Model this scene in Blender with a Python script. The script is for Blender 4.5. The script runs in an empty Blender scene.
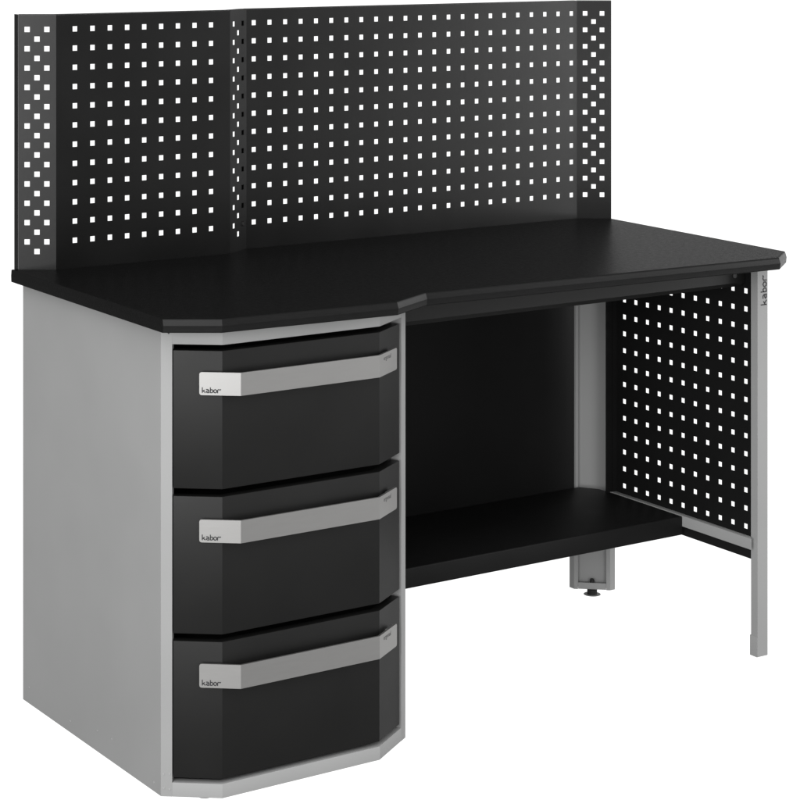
import bpy, bmesh, math, random
from mathutils import Vector, Matrix

scene = bpy.context.scene
COL = scene.collection
R = math.radians
random.seed(4)

# ------------------------------------------------------------------ camera
GZ = 0.8875                                   # everything below is measured from the lowest panel hole row; lift to ground = 0
cam_data = bpy.data.cameras.new('camera')
cam = bpy.data.objects.new('camera', cam_data)
COL.objects.link(cam)
cam_data.sensor_width = 36.0
cam_data.sensor_fit = 'HORIZONTAL'
cam_data.lens = 2203.43 * 36 / 800
cam_data.shift_x = (400 - 294.29) / 800
cam_data.shift_y = -(400 + 79.99) / 800
cam_data.clip_start = 0.05
cam_data.clip_end = 200
cam.location = (-2.3324, -3.8825, 0.6206 + GZ)
cam.rotation_euler = (R(90), 0, -0.5593)
scene.camera = cam

# ------------------------------------------------------------------ exposure, world
scene.view_settings.view_transform = 'Standard'
scene.view_settings.look = 'None'
scene.view_settings.exposure = 0
scene.view_settings.gamma = 1

world = bpy.data.worlds.new('World')
scene.world = world
world.use_nodes = True
nt = world.node_tree
nt.nodes.clear()
wo = nt.nodes.new('ShaderNodeOutputWorld')
bg = nt.nodes.new('ShaderNodeBackground')
nt.links.new(bg.outputs[0], wo.inputs[0])
# world white behind the bench, dim in front, with bright lobes added for reflections
tc = nt.nodes.new('ShaderNodeTexCoord')


def lobe(direction, d0, d1, v0, v1):
    """brightness rising smoothly from v0 to v1 as the view direction turns towards `direction` (cosines d0 to d1)"""
    dv = Vector(direction).normalized()
    dot = nt.nodes.new('ShaderNodeVectorMath'); dot.operation = 'DOT_PRODUCT'
    nt.links.new(tc.outputs['Generated'], dot.inputs[0])
    dot.inputs[1].default_value = dv
    r = nt.nodes.new('ShaderNodeMapRange'); r.interpolation_type = 'SMOOTHSTEP'
    r.inputs['From Min'].default_value = d0; r.inputs['From Max'].default_value = d1
    r.inputs['To Min'].default_value = v0; r.inputs['To Max'].default_value = v1
    nt.links.new(dot.outputs['Value'], r.inputs['Value'])
    return r.outputs['Result']


def math2(op, a, b):
    m = nt.nodes.new('ShaderNodeMath'); m.operation = op
    for i, x in enumerate((a, b)):
        if isinstance(x, (int, float)): m.inputs[i].default_value = x
        else: nt.links.new(x, m.inputs[i])
    return m.outputs[0]


BACK = math2('MULTIPLY', lobe((0.56, 0.80, -0.21), 0.77, 0.90, 0.0, 1.02), lobe((0, 0, 1), 0.01, 0.19, 1.0, 0.15))
LOW = lobe((0, 0, 1), -0.42, 0.0, 0.12, 1.0)
LEFT = math2('MULTIPLY', lobe((-0.60, -0.80, 0.0), 0.75, 0.98, 0.0, 0.50), LOW)
RIGHT = math2('MULTIPLY', math2('ADD', lobe((0.82, -0.57, 0.0), 0.87, 0.99, 0.0, 1.0), lobe((0.99, 0.05, 0.05), 0.80, 1.0, 0.0, 0.75)), LOW)
ABOVE = lobe((-0.45, -0.60, 0.66), 0.76, 0.97, 0.0, 1.45)
total = math2('ADD', math2('ADD', math2('ADD', BACK, LEFT), math2('ADD', RIGHT, ABOVE)), 0.20)
nt.links.new(total, bg.inputs['Strength'])
bg.inputs['Color'].default_value = (1, 1, 1, 1)


def area(name, loc, target, size, sy, power, color=(1, 1, 1)):
    d = bpy.data.lights.new(name, 'AREA')
    d.shape = 'RECTANGLE'; d.size = size; d.size_y = sy; d.energy = power; d.color = color
    o = bpy.data.objects.new(name, d); COL.objects.link(o)
    o.location = loc
    o.rotation_euler = (Vector(target) - Vector(loc)).to_track_quat('-Z', 'Y').to_euler()
    return o


area('softbox_key', (-3.9, -2.7, 1.15), (-0.2, -0.4, 0.6), 1.8, 2.0, 90)
area('added_fill', (-0.9, -4.6, 0.55), (0.0, -0.4, 0.5), 1.2, 0.8, 20)  # unseen fill lamp added to brighten the top rail and cabinet front
area('softbox_front', (4.0, -2.5, 1.2), (0.3, -0.3, 0.7), 1.4, 1.8, 48)

# ------------------------------------------------------------------ materials


def material(name, color, rough=0.5, spec=0.5, metal=0.0, var=0.10, vscale=6.0, bump=0.0, bscale=900.0, rvar=0.05, stretch=None):
    m = bpy.data.materials.new(name)
    m.use_nodes = True
    n = m.node_tree; b = n.nodes['Principled BSDF']
    b.inputs['Metallic'].default_value = metal
    b.inputs['Specular IOR Level'].default_value = spec
    t = n.nodes.new('ShaderNodeTexCoord')
    mp = n.nodes.new('ShaderNodeMapping')
    n.links.new(t.outputs['Object'], mp.inputs['Vector'])
    if stretch: mp.inputs['Scale'].default_value = stretch
    no = n.nodes.new('ShaderNodeTexNoise')
    no.inputs['Scale'].default_value = vscale
    no.inputs['Detail'].default_value = 6
    n.links.new(mp.outputs[0], no.inputs['Vector'])
    mr = n.nodes.new('ShaderNodeMapRange')
    mr.inputs['From Min'].default_value = 0.25; mr.inputs['From Max'].default_value = 0.75
    mr.inputs['To Min'].default_value = 1 - var; mr.inputs['To Max'].default_value = 1 + var
    n.links.new(no.outputs['Fac'], mr.inputs['Value'])
    mx = n.nodes.new('ShaderNodeVectorMath'); mx.operation = 'SCALE'
    mx.inputs[0].default_value = color
    n.links.new(mr.outputs[0], mx.inputs['Scale'])
    n.links.new(mx.outputs[0], b.inputs['Base Color'])
    r2 = n.nodes.new('ShaderNodeMapRange')
    r2.inputs['From Min'].default_value = 0.25; r2.inputs['From Max'].default_value = 0.75
    r2.inputs['To Min'].default_value = rough - rvar; r2.inputs['To Max'].default_value = rough + rvar
    n.links.new(no.outputs['Fac'], r2.inputs['Value'])
    n.links.new(r2.outputs[0], b.inputs['Roughness'])
    if bump:
        n2 = n.nodes.new('ShaderNodeTexNoise')
        n2.inputs['Scale'].default_value = bscale
        n2.inputs['Detail'].default_value = 3
        n.links.new(t.outputs['Object'], n2.inputs['Vector'])
        bp = n.nodes.new('ShaderNodeBump')
        bp.inputs['Strength'].default_value = bump
        bp.inputs['Distance'].default_value = 0.0006
        n.links.new(n2.outputs['Fac'], bp.inputs['Height'])
        n.links.new(bp.outputs[0], b.inputs['Normal'])
    return m


M_PANEL = material('black_powder_coat', (0.0050, 0.0050, 0.0049), 0.32, 0.36, bump=0.15, bscale=1400)
M_DRAWER = material('charcoal_powder_coat', (0.009, 0.009, 0.0087), 0.45, 0.34, bump=0.15, bscale=1400)
M_SHELF = material('black_shelf_paint', (0.011, 0.011, 0.011), 0.5, 0.15, bump=0.1, bscale=1200)
M_TOP = material('black_laminate', (0.0095, 0.0095, 0.0095), 0.35, 0.055, var=0.25, vscale=120, bump=0.7, bscale=420)
M_EDGE = material('black_edge_band', (0.007, 0.007, 0.007), 0.40, 0.34, var=0.12, vscale=60, bump=0.2, bscale=500, stretch=(1, 1, 8))
M_GREY = material('grey_powder_coat', (0.402, 0.404, 0.402), 0.55, 0.3, var=0.04, vscale=5, bump=0.12, bscale=1300)
M_HANDLE = material('brushed_silver', (0.475, 0.470, 0.462), 0.40, 0.5, metal=0.85, var=0.012, vscale=30, rvar=0.015, stretch=(1, 1, 14))
M_RUBBER = material('dark_rubber', (0.02, 0.02, 0.02), 0.6, 0.3)
M_INK = material('dark_ink', (0.05, 0.05, 0.052), 0.6, 0.2)
M_INK_PALE = material('pale_ink', (0.16, 0.16, 0.16), 0.6, 0.2)
M_STEEL = material('zinc_steel', (0.10, 0.10, 0.10), 0.45, 0.4, metal=0.2)

# ------------------------------------------------------------------ helpers


def finish(bm, name, mat, parent=None, angle=28, recalc=True):
    bmesh.ops.remove_doubles(bm, verts=bm.verts, dist=1e-6)
    if recalc: bmesh.ops.recalc_face_normals(bm, faces=bm.faces)
    me = bpy.data.meshes.new(name)
    origin = Vector(parent['origin']) if parent is not None and 'origin' in parent else Vector((0, 0, 0))
    bmesh.ops.translate(bm, verts=bm.verts, vec=Vector((0, 0, GZ)))
    bm.to_mesh(me); bm.free()
    for p in me.polygons: p.use_smooth = True
    me.set_sharp_from_angle(angle=R(angle))
    me.materials.append(mat)
    o = bpy.data.objects.new(name, me)
    COL.objects.link(o)
    if parent is not None:
        o.parent = parent
        o.matrix_parent_inverse = parent.matrix_world.inverted()
    return o


def offset_poly(poly, d):
    """inset a closed polygon; d = one distance or one per edge (edge i runs from point i to i+1)"""
    n = len(poly)
    if not isinstance(d, (list, tuple)): d = [d] * n
    a = sum(poly[i][0] * poly[(i + 1) % n][1] - poly[(i + 1) % n][0] * poly[i][1] for i in range(n))
    sgn = 1 if a > 0 else -1
    lines = []
    for i in range(n):
        p = Vector(poly[i]); q = Vector(poly[(i + 1) % n]); t = (q - p).normalized()
        nrm = Vector((-t.y, t.x)) * sgn
        lines.append((p + nrm * d[i], t))
    out = []
    for i in range(n):
        p, t = lines[i - 1]; q, s = lines[i]
        den = t.x * s.y - t.y * s.x
        if abs(den) < 1e-7: out.append(tuple(q)); continue
        w = q - p
        k = (w.x * s.y - w.y * s.x) / den
        out.append(tuple(p + t * k))
    return out


def loft(bm, rings):
    vr = [[bm.verts.new(p) for p in r] for r in rings]
    n = len(vr[0])
    for a, b in zip(vr, vr[1:]):
        for i in range(n):
            bm.faces.new((a[i], a[(i + 1) % n], b[(i + 1) % n], b[i]))
    bm.faces.new(list(reversed(vr[0])))
    bm.faces.new(vr[-1])


def prism(bm, poly, z0, z1, bev=0.0008, to3=None, rt=None, rb=None, seg=3):
    """polygon extruded between z0 and z1 with rounded rims; to3 maps (a, b, z) to 3-D"""
    f = to3 or (lambda a, b, z: (a, b, z))
    n = len(poly)
    rb = rb if rb is not None else [bev] * n
    rt = rt if rt is not None else [bev] * n
    rings = []
    for k in range(seg + 1):
        th = math.pi / 2 * k / seg
        hb = max(rb)
        pl = offset_poly(poly, [r * (1 - math.sin(th)) for r in rb])
        rings.append([f(a, b, z0 + hb * (1 - math.cos(th))) for a, b in pl])
    for k in range(seg + 1):
        th = math.pi / 2 * k / seg
        ht = max(rt)
        pl = offset_poly(poly, [r * (1 - math.cos(th)) for r in rt])
        rings.append([f(a, b, z1 - ht * (1 - math.sin(th))) for a, b in pl])
    loft(bm, rings)


def box(bm, x0, x1, y0, y1, z0, z1, bev=0.0008, seg=2):
    prism(bm, [(x0, y0), (x1, y0), (x1, y1), (x0, y1)], z0, z1, bev, seg=seg)


def cyl(bm, c, axis, r, h, n=20, r2=None):
    """cylinder from c along axis"""
    axis = Vector(axis).normalized(); q = axis.to_track_quat('Z', 'Y')
    r2 = r if r2 is None else r2
    rings = []
    for k, (rr, hh) in enumerate(((r, 0), (r, h * .8), (r2, h))):
        rings.append([tuple(Vector(c) + q @ Vector((rr * math.cos(2 * math.pi * i / n), rr * math.sin(2 * math.pi * i / n), hh))) for i in range(n)])
    loft(bm, rings)


def perforated(bm, p0, p1, z0, z1, holes, thick, hw, hh):
    """sheet from plan point p0 to p1 with real rectangular holes; holes = (s, z) centres; thickness goes to the back (left of p0->p1)"""
    p0 = Vector(p0); p1 = Vector(p1); L = (p1 - p0).length; t = (p1 - p0) / L
    nb = Vector((-t.y, t.x)) * thick
    us = {0.0, L}; vs = {z0, z1}
    for s, z in holes:
        us |= {round(s - hw / 2, 6), round(s + hw / 2, 6)}; vs |= {round(z - hh / 2, 6), round(z + hh / 2, 6)}
    us = sorted(us); vs = sorted(vs)
    hs = {(round(s, 4), round(z, 4)) for s, z in holes}

    def ishole(i, j):
        a = (us[i] + us[i + 1]) / 2; b = (vs[j] + vs[j + 1]) / 2
        return any(abs(a - s) < hw / 2 and abs(b - z) < hh / 2 for s, z in holes)
    nu, nv = len(us) - 1, len(vs) - 1
    H = [[ishole(i, j) for j in range(nv)] for i in range(nu)]
    cache = {}

    def V(i, j, k):
        if (i, j, k) not in cache:
            p = p0 + t * us[i] + nb * k
            cache[(i, j, k)] = bm.verts.new((p.x, p.y, vs[j]))
        return cache[(i, j, k)]
    for i in range(nu):
        for j in range(nv):
            if H[i][j]: continue
            bm.faces.new((V(i, j, 0), V(i + 1, j, 0), V(i + 1, j + 1, 0), V(i, j + 1, 0)))
            bm.faces.new((V(i, j, 1), V(i, j + 1, 1), V(i + 1, j + 1, 1), V(i + 1, j, 1)))
            if i == 0 or H[i - 1][j]: bm.faces.new((V(i, j, 0), V(i, j + 1, 0), V(i, j + 1, 1), V(i, j, 1)))
            if i == nu - 1 or H[i + 1][j]: bm.faces.new((V(i + 1, j, 0), V(i + 1, j, 1), V(i + 1, j + 1, 1), V(i + 1, j + 1, 0)))
            if j == 0 or H[i][j - 1]: bm.faces.new((V(i, j, 0), V(i, j, 1), V(i + 1, j, 1), V(i + 1, j, 0)))
            if j == nv - 1 or H[i][j + 1]: bm.faces.new((V(i, j + 1, 0), V(i + 1, j + 1, 0), V(i + 1, j + 1, 1), V(i, j + 1, 1)))


def path_normals(path):
    """unit mitre vectors (scaled) pointing to the back (left of the travel direction) for an open path"""
    out = []
    for i in range(len(path)):
        segs = []
        if i > 0: segs.append((Vector(path[i]) - Vector(path[i - 1])).normalized())
        if i < len(path) - 1: segs.append((Vector(path[i + 1]) - Vector(path[i])).normalized())
        ns = [Vector((-s.y, s.x)) for s in segs]
        if len(ns) == 1: out.append(ns[0]); continue
        m = (ns[0] + ns[1]).normalized()
        out.append(m / m.dot(ns[0]))
    return out


def band(path, depth):
    """closed plan polygon: the path and its copy moved back by depth"""
    ns = path_normals(path)
    back = [tuple(Vector(p) + n * depth) for p, n in zip(path, ns)]
    return list(path) + back[::-1]


def along(p, q, d):
    p = Vector(p); q = Vector(q)
    return tuple(p + (q - p).normalized() * d)


# ------------------------------------------------------------------ lettering
# the maker's lettering as pen strokes: x-height 1, ascender 1.55
GLYPHS = [
    [[(0, 0), (0, 1.55)], [(0.06, 0.40), (0.58, 0.80)], [(0.26, 0.52), (0.82, 0.0)]],
    [[(0.08, 0.98), (0.50, 0.98), (0.78, 0.72), (0.84, 0.0)], [(0.84, 0.50), (0.34, 0.50), (0.06, 0.28), (0.30, 0.02), (0.84, 0.0)]],
    [[(0.18, 0.0), (0.18, 1.55)], [(0.18, 0.82), (0.60, 0.98), (0.90, 0.62), (0.86, 0.20), (0.55, 0.0), (0.18, 0.04)]],
    [[(0.5, 1.0), (0.14, 0.82), (0.06, 0.42), (0.24, 0.06), (0.58, 0.0), (0.90, 0.26), (0.90, 0.72), (0.5, 1.0)]],
    [[(0.12, 0.0), (0.12, 0.80), (0.40, 1.0), (0.62, 0.96)], [(0.78, 0.86), (0.98, 1.04)]],
]


def lettering(bm, org, ux, uz, un, xh, adv, pen, h=0.0004):
    org, ux, uz, un = map(Vector, (org, ux, uz, un))
    for gi, g in enumerate(GLYPHS):
        for st in g:
            pts = [Vector((x * xh * 1.12 + gi * adv, y * xh)) for x, y in st]
            for k in range(len(pts) - 1):
                a, b = pts[k], pts[k + 1]; d = (b - a).normalized(); nn = Vector((-d.y, d.x)) * pen / 2
                a2 = a - d * pen * .35; b2 = b + d * pen * .35
                vs = []
                lift = h * (1 + 0.03 * k + 0.011 * gi)
                for lv in (0.00005, lift):
                    for p in (a2 + nn, a2 - nn, b2 - nn, b2 + nn):
                        vs.append(bm.verts.new(org + ux * p.x + uz * p.y + un * lv))
                for f in ((0, 1, 2, 3), (4, 5, 6, 7), (0, 1, 5, 4), (1, 2, 6, 5), (2, 3, 7, 6), (3, 0, 4, 7)):
                    bm.faces.new([vs[i] for i in f])


def font_text(body, size, org, ux, uz, un, name, mat, parent):
    cu = bpy.data.curves.new(name, 'FONT'); cu.body = body; cu.size = size; cu.extrude = 0.0001
    to = bpy.data.objects.new(name, cu); COL.objects.link(to)
    dg = bpy.context.evaluated_depsgraph_get()
    me = bpy.data.meshes.new_from_object(to.evaluated_get(dg))
    bpy.data.objects.remove(to)
    ux, uz, un = map(Vector, (ux, uz, un))
    for v in me.vertices:
        x, y, z = v.co
        v.co = Vector(org) + ux * x + uz * y + un * (z + 0.00015) + Vector((0, 0, GZ))
    me.materials.clear(); me.materials.append(mat)
    o = bpy.data.objects.new(name, me); COL.objects.link(o)
    o.parent = parent; o.matrix_parent_inverse = parent.matrix_world.inverted()
    return o


# ------------------------------------------------------------------ the bench
root = bpy.data.objects.new('workbench', None)
COL.objects.link(root)
root.location = (0.19, -0.32, 0.0)
root.empty_display_size = 0.2
bpy.context.view_layer.update()
root['label'] = 'black and grey workbench with a perforated back panel and three silver-handled drawers'
root['category'] = 'workbench'

ZT = -0.0535                    # upper face of the worktop
ZB = -0.0775                    # its underside
P = 0.038; PV = 0.03724         # hole pitch across / up
HW, HH = 0.0103, 0.0103
ROW = [i * PV for i in range(12)]

# worktop with a rounded front nose
TOP = [(-0.5405, 0.010), (-0.5455, -0.611), (-0.461, -0.664), (-0.113, -0.684), (-0.0145, -0.633), (0.824, -0.670), (0.893, -0.617), (0.917, 0.010)]
bm = bmesh.new()
EDGE = [0.18, 1, 1, 1, 1, 1, 0.18, 0.18]        # how far the front-edge profile applies to each side
PROFILE = [(0.0042, ZB), (0.0024, ZB + 0.0006), (0.0014, ZB + 0.0022), (0.0004, ZT - 0.0126), (0.0002, ZT - 0.0116), (0.0006, ZT - 0.0106),
           (0.0030, ZT - 0.0026), (0.0037, ZT - 0.0012), (0.0050, ZT - 0.0003), (0.0068, ZT)]
loft(bm, [[(a, b, z) for a, b in offset_poly(TOP, [d * e for e in EDGE])] for d, z in PROFILE])
bmesh.ops.recalc_face_normals(bm, faces=bm.faces)
for f in bm.faces:
    if f.normal.y < -0.3 and abs(f.normal.z) < 0.95: f.material_index = 1
top_o = finish(bm, 'worktop', M_TOP, root, angle=9)
top_o.data.materials.append(M_EDGE)

# --- perforated back: two panels joined by slanted strips
PT, PB = 0.4375, ZT - 0.0007
A0, A1, A2, A3, A4, A5 = (-0.530, 0.0), (-0.4675, -0.0380), (-0.0790, -0.0380), (-0.0178, 0.0), (0.8515, 0.0), (0.9150, -0.0440)
TH = 0.0015


def back_flange(bm, p, q, depth=0.013):
    """folded top edge of a sheet"""
    a = band([p, q], depth)
    prism(bm, a, PT + 0.0001, PT + 0.0014, 0.0003, seg=1)


bm = bmesh.new()
s0 = -0.427 - A1[0]
perforated(bm, A1, A2, PB, PT, [(s0 + c * P, r) for c in range(9) for r in ROW], TH, HW, HH)
back_flange(bm, A1, A2)
o = finish(bm, 'perforated_panel', M_PANEL, root, recalc=False)
o['label'] = 'narrower perforated panel standing forward of the wide one'

bm = bmesh.new()
s0 = 0 - A3[0]
perforated(bm, A3, A4, PB, PT, [(s0 + c * P, r) for c in range(23) for r in ROW], TH, HW, HH)
back_flange(bm, A3, A4)
o = finish(bm, 'perforated_panel', M_PANEL, root, recalc=False)
o['label'] = 'wide perforated panel'

MID12 = [r - PV / 2 for r in ROW]
MID11 = [r + PV / 2 for r in ROW[:-1]]


def strip(p, q, mids, flange=None, s1=0.0172, lab=None):
    bm = bmesh.new()
    L = (Vector(q) - Vector(p)).length
    hs = [(s1, r) for r in ROW] + [(s1 + P, r) for r in ROW] + [(s1 + P / 2, r) for r in mids]
    perforated(bm, p, q, PB, PT, hs, TH, HW, HH)
    back_flange(bm, p, q)
    if flange:
        box(bm, *flange, PB, PT + 0.0014, 0.0003, seg=1)
    o = finish(bm, 'corner_strip', M_PANEL, root, recalc=False)
    if lab: o['label'] = lab
    return o


strip(A0, A1, MID12, flange=(A0[0] - 0.0016, A0[0] - 0.0001, 0.0, 0.0145))
mid_strip = strip(A2, A3, MID12)
strip(A4, A5, MID11, flange=None, s1=0.0185)

# post behind the middle strip, and its screw
bm = bmesh.new()
box(bm, -0.0288, -0.0120, 0.0022, 0.0064, PB, PT - 0.004, 0.0004)
finish(bm, 'panel_post', M_SHELF, root)
bm = bmesh.new()
tt = (Vector(A3) - Vector(A2)).normalized(); cpt = Vector(A2) + tt * (0.0172 + P)
nf = Vector((tt.y, -tt.x))
cyl(bm, (cpt.x - nf.x * .004, cpt.y - nf.y * .004, 0.0), (nf.x, nf.y, 0), 0.0046, 0.0062, 16, 0.0032)
finish(bm, 'screw', M_RUBBER, root)

# --- drawer cabinet
CA, C1, C2, CB = (-0.520, -0.5555), (-0.435, -0.6195), (-0.109, -0.6195), (-0.0085, -0.5553)
CZ0, CZ1 = -0.8835, ZB - 0.0002
RT0 = -0.1072                   # underside of top rail
RB1 = -0.8590                   # top of bottom rail
cab = bpy.data.objects.new('drawer_cabinet', None)
COL.objects.link(cab)
cab.location = (-0.264, -0.3, GZ + CZ0)
cab.parent = root
cab.matrix_parent_inverse = root.matrix_world.inverted()
bpy.context.view_layer.update()

bm = bmesh.new()                # side walls, back, floor
box(bm, -0.5200, -0.5150, CA[1] + 0.0002, -0.0005, CZ0, CZ1, 0.0008)
finish(bm, 'side_wall', M_GREY, cab)
bm = bmesh.new()
box(bm, CB[0] - 0.005, CB[0], CB[1] + 0.0002, -0.0005, CZ0, CZ1, 0.0008)
finish(bm, 'side_wall', M_GREY, cab)
bm = bmesh.new()
box(bm, -0.5148, CB[0] - 0.0052, -0.006, -0.001, CZ0, CZ1, 0.0005)
finish(bm, 'back_wall', M_GREY, cab)
bm = bmesh.new()
prism(bm, [(-0.5148, -0.0062), (-0.5148, -0.535), (-0.430, -0.597), (-0.113, -0.597), (CB[0] - 0.0052, -0.535), (CB[0] - 0.0052, -0.0062)], CZ0 + 0.001, CZ0 + 0.008, 0.0005)
finish(bm, 'cabinet_floor', M_GREY, cab)

FD = 0.020                      # frame depth
bm = bmesh.new()
front = [CA, C1, C2, CB]
SW = 0.0195
ins = along(CA, C1, SW + 0.0001), along(CB, C2, SW + 0.0001)
rail = [ins[0], C1, C2, ins[1]]
prism(bm, band(rail, FD), RT0, CZ1, 0.0006, seg=2)
prism(bm, band(rail, FD), CZ0, RB1, 0.0010, seg=3)
prism(bm, band([CA, along(CA, C1, SW)], FD), CZ0, CZ1, 0.0004, seg=2)
prism(bm, band([along(CB, C2, SW), CB], FD), CZ0, CZ1, 0.0004, seg=2)
finish(bm, 'front_frame', M_GREY, cab)

# corner rivets on the stile foot and the side wall
fdir = (Vector(C1) - Vector(CA)).normalized(); fn = Vector((fdir.y, -fdir.x))


def rivet_or_hole(pt, n, r=0.0022, h=0.0009):
    bm = bmesh.new()
    cyl(bm, pt, n, r, h, 14, r * .55)
    finish(bm, 'rivet_or_hole', M_GREY, cab)


for s, z in ((0.0045, -0.845), (0.0150, -0.8445), (0.0050, -0.869), (0.0150, -0.871)):
    p = Vector(CA) + fdir * s
    rivet_or_hole((p.x, p.y, z), (fn.x, fn.y, 0))
for y, z in ((-0.028, -0.852), (-0.205, -0.862), (-0.315, -0.846), (-0.372, -0.843), (-0.530, -0.868)):
    rivet_or_hole((-0.520, y, z), (-1, 0, 0), 0.002, 0.0008)
p = Vector(CA) + fdir * 0.0135
bm = bmesh.new(); cyl(bm, (p.x - fn.x * 0.0006, p.y - fn.y * .0006, ZB - 0.0105), (fn.x, fn.y, 0), 0.0018, 0.0008, 12); finish(bm, 'rivet_or_hole', M_INK, cab)  # dark disc standing for the shade inside a small hole

# feet under the cabinet
for x, y in ((-0.492, -0.548), (-0.45, -0.585), (-0.03, -0.535), (-0.49, -0.04), (-0.04, -0.04)):
    bm = bmesh.new()
    cyl(bm, (x, y, -0.8874), (0, 0, 1), 0.012, 0.0036, 24)
    finish(bm, 'foot', M_RUBBER if x < -0.46 else M_GREY, cab)

# --- drawers
DE0, D1, D2, DE1 = (-0.5024, -0.5676), (-0.4347, -0.6185), (-0.1093, -0.6185), (-0.0318, -0.5687)
DZ = [(-0.3547, -0.1174), (-0.6036, -0.3675), (-0.8508, -0.6162)]
H0, H1, H2, H3 = (-0.4729, -0.6061), (-0.4160, -0.6494), (-0.1298, -0.6494), (-0.0632, -0.6068)
HZ = [(-0.1909, -0.1517), (-0.4424, -0.4035), (-0.6905, -0.6500)]


def make_handle(z0, z1, parent):
    bm = bmesh.new()
    path = [H0, H1, H2, H3]; ns = path_normals(path); T = 0.004
    L = [(Vector(path[i + 1]) - Vector(path[i])).length for i in range(3)]
    S = [0, L[0], L[0] + L[1], sum(L)]

    def at(s, k):
        for i in range(3):
            if s <= S[i + 1] + 1e-9:
                f = (s - S[i]) / L[i]
                a = Vector(path[i]) + ns[i] * T * k; b = Vector(path[i + 1]) + ns[i + 1] * T * k
                return a + (b - a) * f
    rr = 0.004
    q = [math.pi / 2 * k / 4 for k in range(5)]
    left = [(rr - rr * math.cos(a), z0 + rr - rr * math.sin(a)) for a in reversed(q)]      # bottom to side
    left += [(rr - rr * math.cos(a), z1 - rr + rr * math.sin(a)) for a in q]
    right = [(S[3] - x, z) for x, z in left]
    polys = [left + [(S[1], z1), (S[1], z0)], [(S[1], z0), (S[1], z1), (S[2], z1), (S[2], z0)], right + [(S[2], z1), (S[2], z0)]]
    cache = {}

    def V(s, z, k):
        key = (round(s, 6), round(z, 6), k)
        if key not in cache:
            p = at(s, k); cache[key] = bm.verts.new((p.x, p.y, z))
        return cache[key]
    for pl in polys:
        bm.faces.new([V(s, z, 0) for s, z in pl])
        bm.faces.new([V(s, z, 1) for s, z in reversed(pl)])
    outline = left + [(S[1], z1), (S[2], z1)] + right[::-1] + [(S[2], z0), (S[1], z0)]
    for i in range(len(outline)):
        a, b = outline[i], outline[(i + 1) % len(outline)]
        bm.faces.new((V(*a, 0), V(*b, 0), V(*b, 1), V(*a, 1)))
    # mounting pads between the ends of the bar and the drawer front
    for a, b in ((H0, H1), (H3, H2)):
        p = along(a, b, 0.004); r = along(a, b, 0.026)
        pth = [p, r] if a is H0 else [r, p]
        n2 = path_normals(pth)
        pth = [tuple(Vector(x) + n * 0.0042) for x, n in zip(pth, n2)]
        prism(bm, band(pth, 0.0075), z0 + 0.004, z1 - 0.004, 0.0004, seg=1)
    return finish(bm, 'handle', M_HANDLE, parent)


for (d0, d1), (h0, h1) in zip(DZ, HZ):
    bm = bmesh.new()
    prism(bm, band([DE0, D1, D2, DE1], 0.018), d0, d1, 0.0012, seg=3)
    # the box behind the front
    prism(bm, [(-0.492, -0.545), (-0.430, -0.590), (-0.114, -0.590), (-0.040, -0.545), (-0.040, -0.03), (-0.492, -0.03)], d0 + 0.006, d1 - 0.012, 0.0006)
    dr = finish(bm, 'drawer', M_DRAWER, root)
    bpy.context.view_layer.update()
    make_handle(h0, h1, dr)
    hd = (Vector(H1) - Vector(H0)).normalized(); hn = Vector((hd.y, -hd.x))
    bm = bmesh.new()
    o0 = Vector(H0) + hd * 0.0052
    lettering(bm, (o0.x, o0.y, h0 + 0.0044), (hd.x, hd.y, 0), (0, 0, 1), (hn.x, hn.y, 0), 0.0055, 0.0064, 0.0016)
    finish(bm, 'lettering', M_INK, dr, recalc=True)
    rd = (Vector(H3) - Vector(H2)).normalized(); rn = Vector((rd.y, -rd.x))
    o1 = Vector(H2) + rd * 0.0180
    font_text('ergonal', 0.0112, (o1.x, o1.y, h1 - 0.0125), (rd.x, rd.y, 0), (0, 0, 1), (rn.x, rn.y, 0), 'lettering', M_INK_PALE, dr)

# --- underframe: front beam, back sheet, rear leg, side frame, shelf
bm = bmesh.new()
# beam profile (y, z) run along x: upright face and a lower lip turned back
BX0, BX1 = CB[0] + 0.0003, 0.8595
prof = [(-0.530, ZB - 0.0006), (-0.530, -0.1245), (-0.522, -0.1335), (-0.506, -0.1335), (-0.506, -0.131), (-0.520, -0.131), (-0.5275, -0.1235), (-0.5275, ZB - 0.0006)]
prism(bm, prof, BX0, BX1, 0.0002, to3=lambda a, b, z: (z, a, b), seg=1)
beam = finish(bm, 'support_beam', M_DRAWER, root)
bpy.context.view_layer.update()
bm = bmesh.new(); cyl(bm, (0.8315, -0.5302, -0.1090), (0, -1, 0), 0.0050, 0.003, 18, 0.0035); finish(bm, 'screw', M_STEEL, beam)

bm = bmesh.new()
box(bm, CB[0] + 0.0003, 0.8045, -0.0480, -0.0460, -0.684, ZB - 0.0006, 0.0004)
finish(bm, 'rear_panel', M_SHELF, root)

# rear leg: square corner profile with an open slanted channel in front
la = Vector((0.8137, -0.0365)); lb = Vector((0.8748, -0.0875))
ld = (lb - la).normalized(); ln = Vector((-ld.y, ld.x))            # ln points back
LW = (lb - la).length


def lp(s, d):
    v = la + ld * s + ln * d
    return (v.x, v.y)


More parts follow.
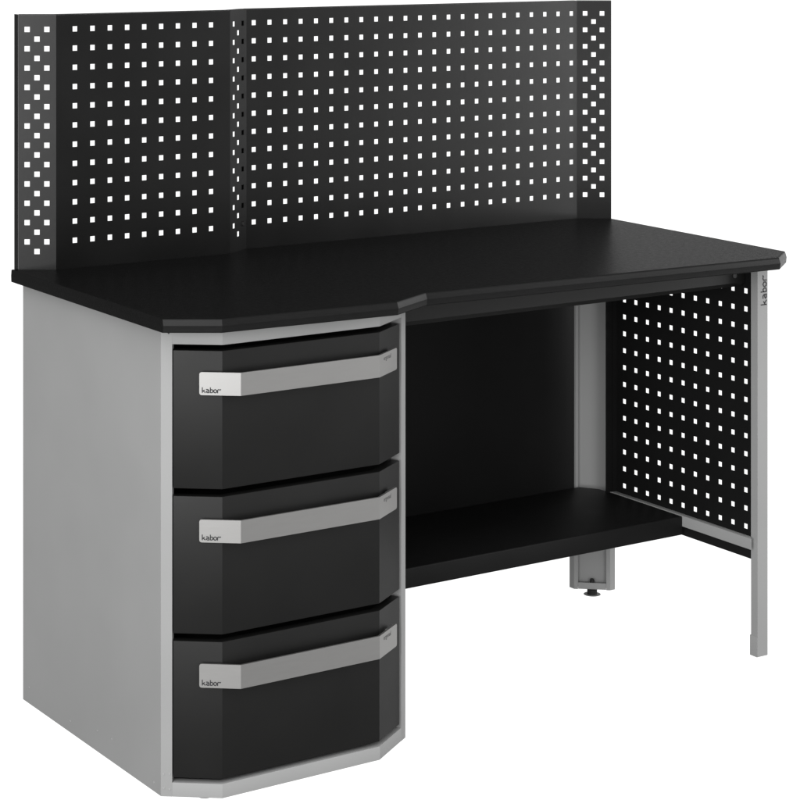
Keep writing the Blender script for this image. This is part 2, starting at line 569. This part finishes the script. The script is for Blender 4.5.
bm = bmesh.new()
LZ0, LZ1 = -0.876, ZB - 0.0004
lip = 0.0085
prism(bm, [lp(0, 0), lp(lip, 0), lp(lip, 0.0015), lp(0.004, 0.0025), (0.8157, -0.0200), (0.8137, -0.0200)], LZ0, LZ1, 0.0004, seg=1)
prism(bm, [lp(LW, 0), (0.8890, -0.0875), (0.8890, -0.0860), lp(LW - 0.004, 0.0025), lp(LW - lip, 0.0015), lp(LW - lip, 0)], LZ0, LZ1, 0.0004, seg=1)
prism(bm, [lp(lip - 0.0012, 0.0016), lp(lip, 0.0016), lp(lip, 0.0165), lp(LW - lip, 0.0165), lp(LW - lip, 0.0016), lp(LW - lip + 0.0012, 0.0016), lp(LW - lip + 0.0012, 0.018), lp(lip - 0.0012, 0.018)], LZ0, LZ1, 0.0003, seg=1)
leg = finish(bm, 'leg', M_GREY, root)
leg['label'] = 'rear leg of folded grey channel'
bpy.context.view_layer.update()
bm = bmesh.new()
prism(bm, [lp(lip + 0.0003, 0.0008), lp(LW - lip - 0.0003, 0.0008), lp(LW - lip - 0.0003, 0.0022), lp(lip + 0.0003, 0.0022)], LZ0 + 0.0005, LZ0 + 0.0150, 0.0004, seg=1)
prism(bm, [lp(lip + 0.0003, 0.0024), lp(LW - lip - 0.0003, 0.0024), lp(LW - lip - 0.0003, 0.0163), lp(lip + 0.0003, 0.0163)], LZ0 + 0.0005, LZ0 + 0.0025, 0.0004, seg=1)
finish(bm, 'foot_plate', M_GREY, leg)
bm = bmesh.new()
fc = la + ld * LW * .5 + ln * 0.006
cyl(bm, (fc.x, fc.y, -0.8868), (0, 0, 1), 0.0112, 0.0105, 24)
cyl(bm, (fc.x, fc.y, LZ0 + 0.0026), (0, 0, 1), 0.005, 0.020, 18, 0.004)
finish(bm, 'foot', M_RUBBER, leg)
bm = bmesh.new()
cyl(bm, (fc.x, fc.y, -0.8875), (0, 0, 1), 0.0190, 0.0004, 36, 0.0180)
finish(bm, 'foot_disc', M_GREY, leg)

# front leg: rectangular tube with a plastic end boot and lettering
bm = bmesh.new()
prism(bm, [(0.8613, -0.5660), (0.8893, -0.5660), (0.8893, -0.5470), (0.8613, -0.5470)], -0.8873, ZB - 0.0004, 0.0004)
fl = finish(bm, 'leg', M_GREY, root)
fl['label'] = 'slim square front leg with lettering at its top'
bpy.context.view_layer.update()
bm = bmesh.new()
prism(bm, [(0.8602, -0.5655), (0.86125, -0.5655), (0.86125, -0.5468), (0.8885, -0.5468), (0.8885, -0.5448), (0.8602, -0.5448)], -0.8875, -0.8461, 0.0002)
finish(bm, 'leg_boot', M_GREY, fl)
bm = bmesh.new()
lettering(bm, (0.8858, -0.5660, -0.1675), (0, 0, 1), (-1, 0, 0), (0, -1, 0), 0.0096, 0.0122, 0.0023)
finish(bm, 'lettering', M_INK, fl)

# perforated side sheet with its folded back edge
SX = 0.8613
bm = bmesh.new()
SZ0, SZ1 = -0.6905, ZB - 0.0006
y_back, y_front = -0.1215, -0.5468
z_bot = -0.6268
hs = [(-0.1515 + 0.1215) * -1 + c * P for c in range(11)]
perforated(bm, (SX, y_back), (SX, y_front), SZ0, SZ1, [(s, z_bot + r * PV) for s in hs for r in range(14)], 0.0012, HW, HH)
box(bm, 0.8335, 0.8612, -0.1230, -0.1212, -0.6447, SZ1, 0.0004)
box(bm, 0.8500, 0.8612, -0.1260, -0.1232, -0.6440, SZ1, 0.0008)
sp = finish(bm, 'perforated_panel', M_SHELF, root, recalc=False)
sp['label'] = 'perforated side sheet under the worktop'
bm = bmesh.new()
prism(bm, [(0.8478, -0.1235), (0.8478, -0.5602), (0.8495, -0.5602), (0.8610, -0.5472), (0.8610, -0.1235)], -0.6668, -0.6443, 0.0006)
finish(bm, 'side_rail', M_GREY, root)

# shelf
bm = bmesh.new()
SHP = [(CB[0] + 0.0004, -0.0490), (CB[0] + 0.0004, -0.3545), (0.8475, -0.3545), (0.8475, -0.1120), (0.8440, -0.0860), (0.8180, -0.0500), (0.8100, -0.0490)]
prism(bm, SHP, -0.6855, -0.6450, rt=[0.003] * 7, rb=[0.0015, 0.004, 0.004, 0.0015, 0.0015, 0.0015, 0.0015], seg=4)
finish(bm, 'shelf', M_SHELF, root)
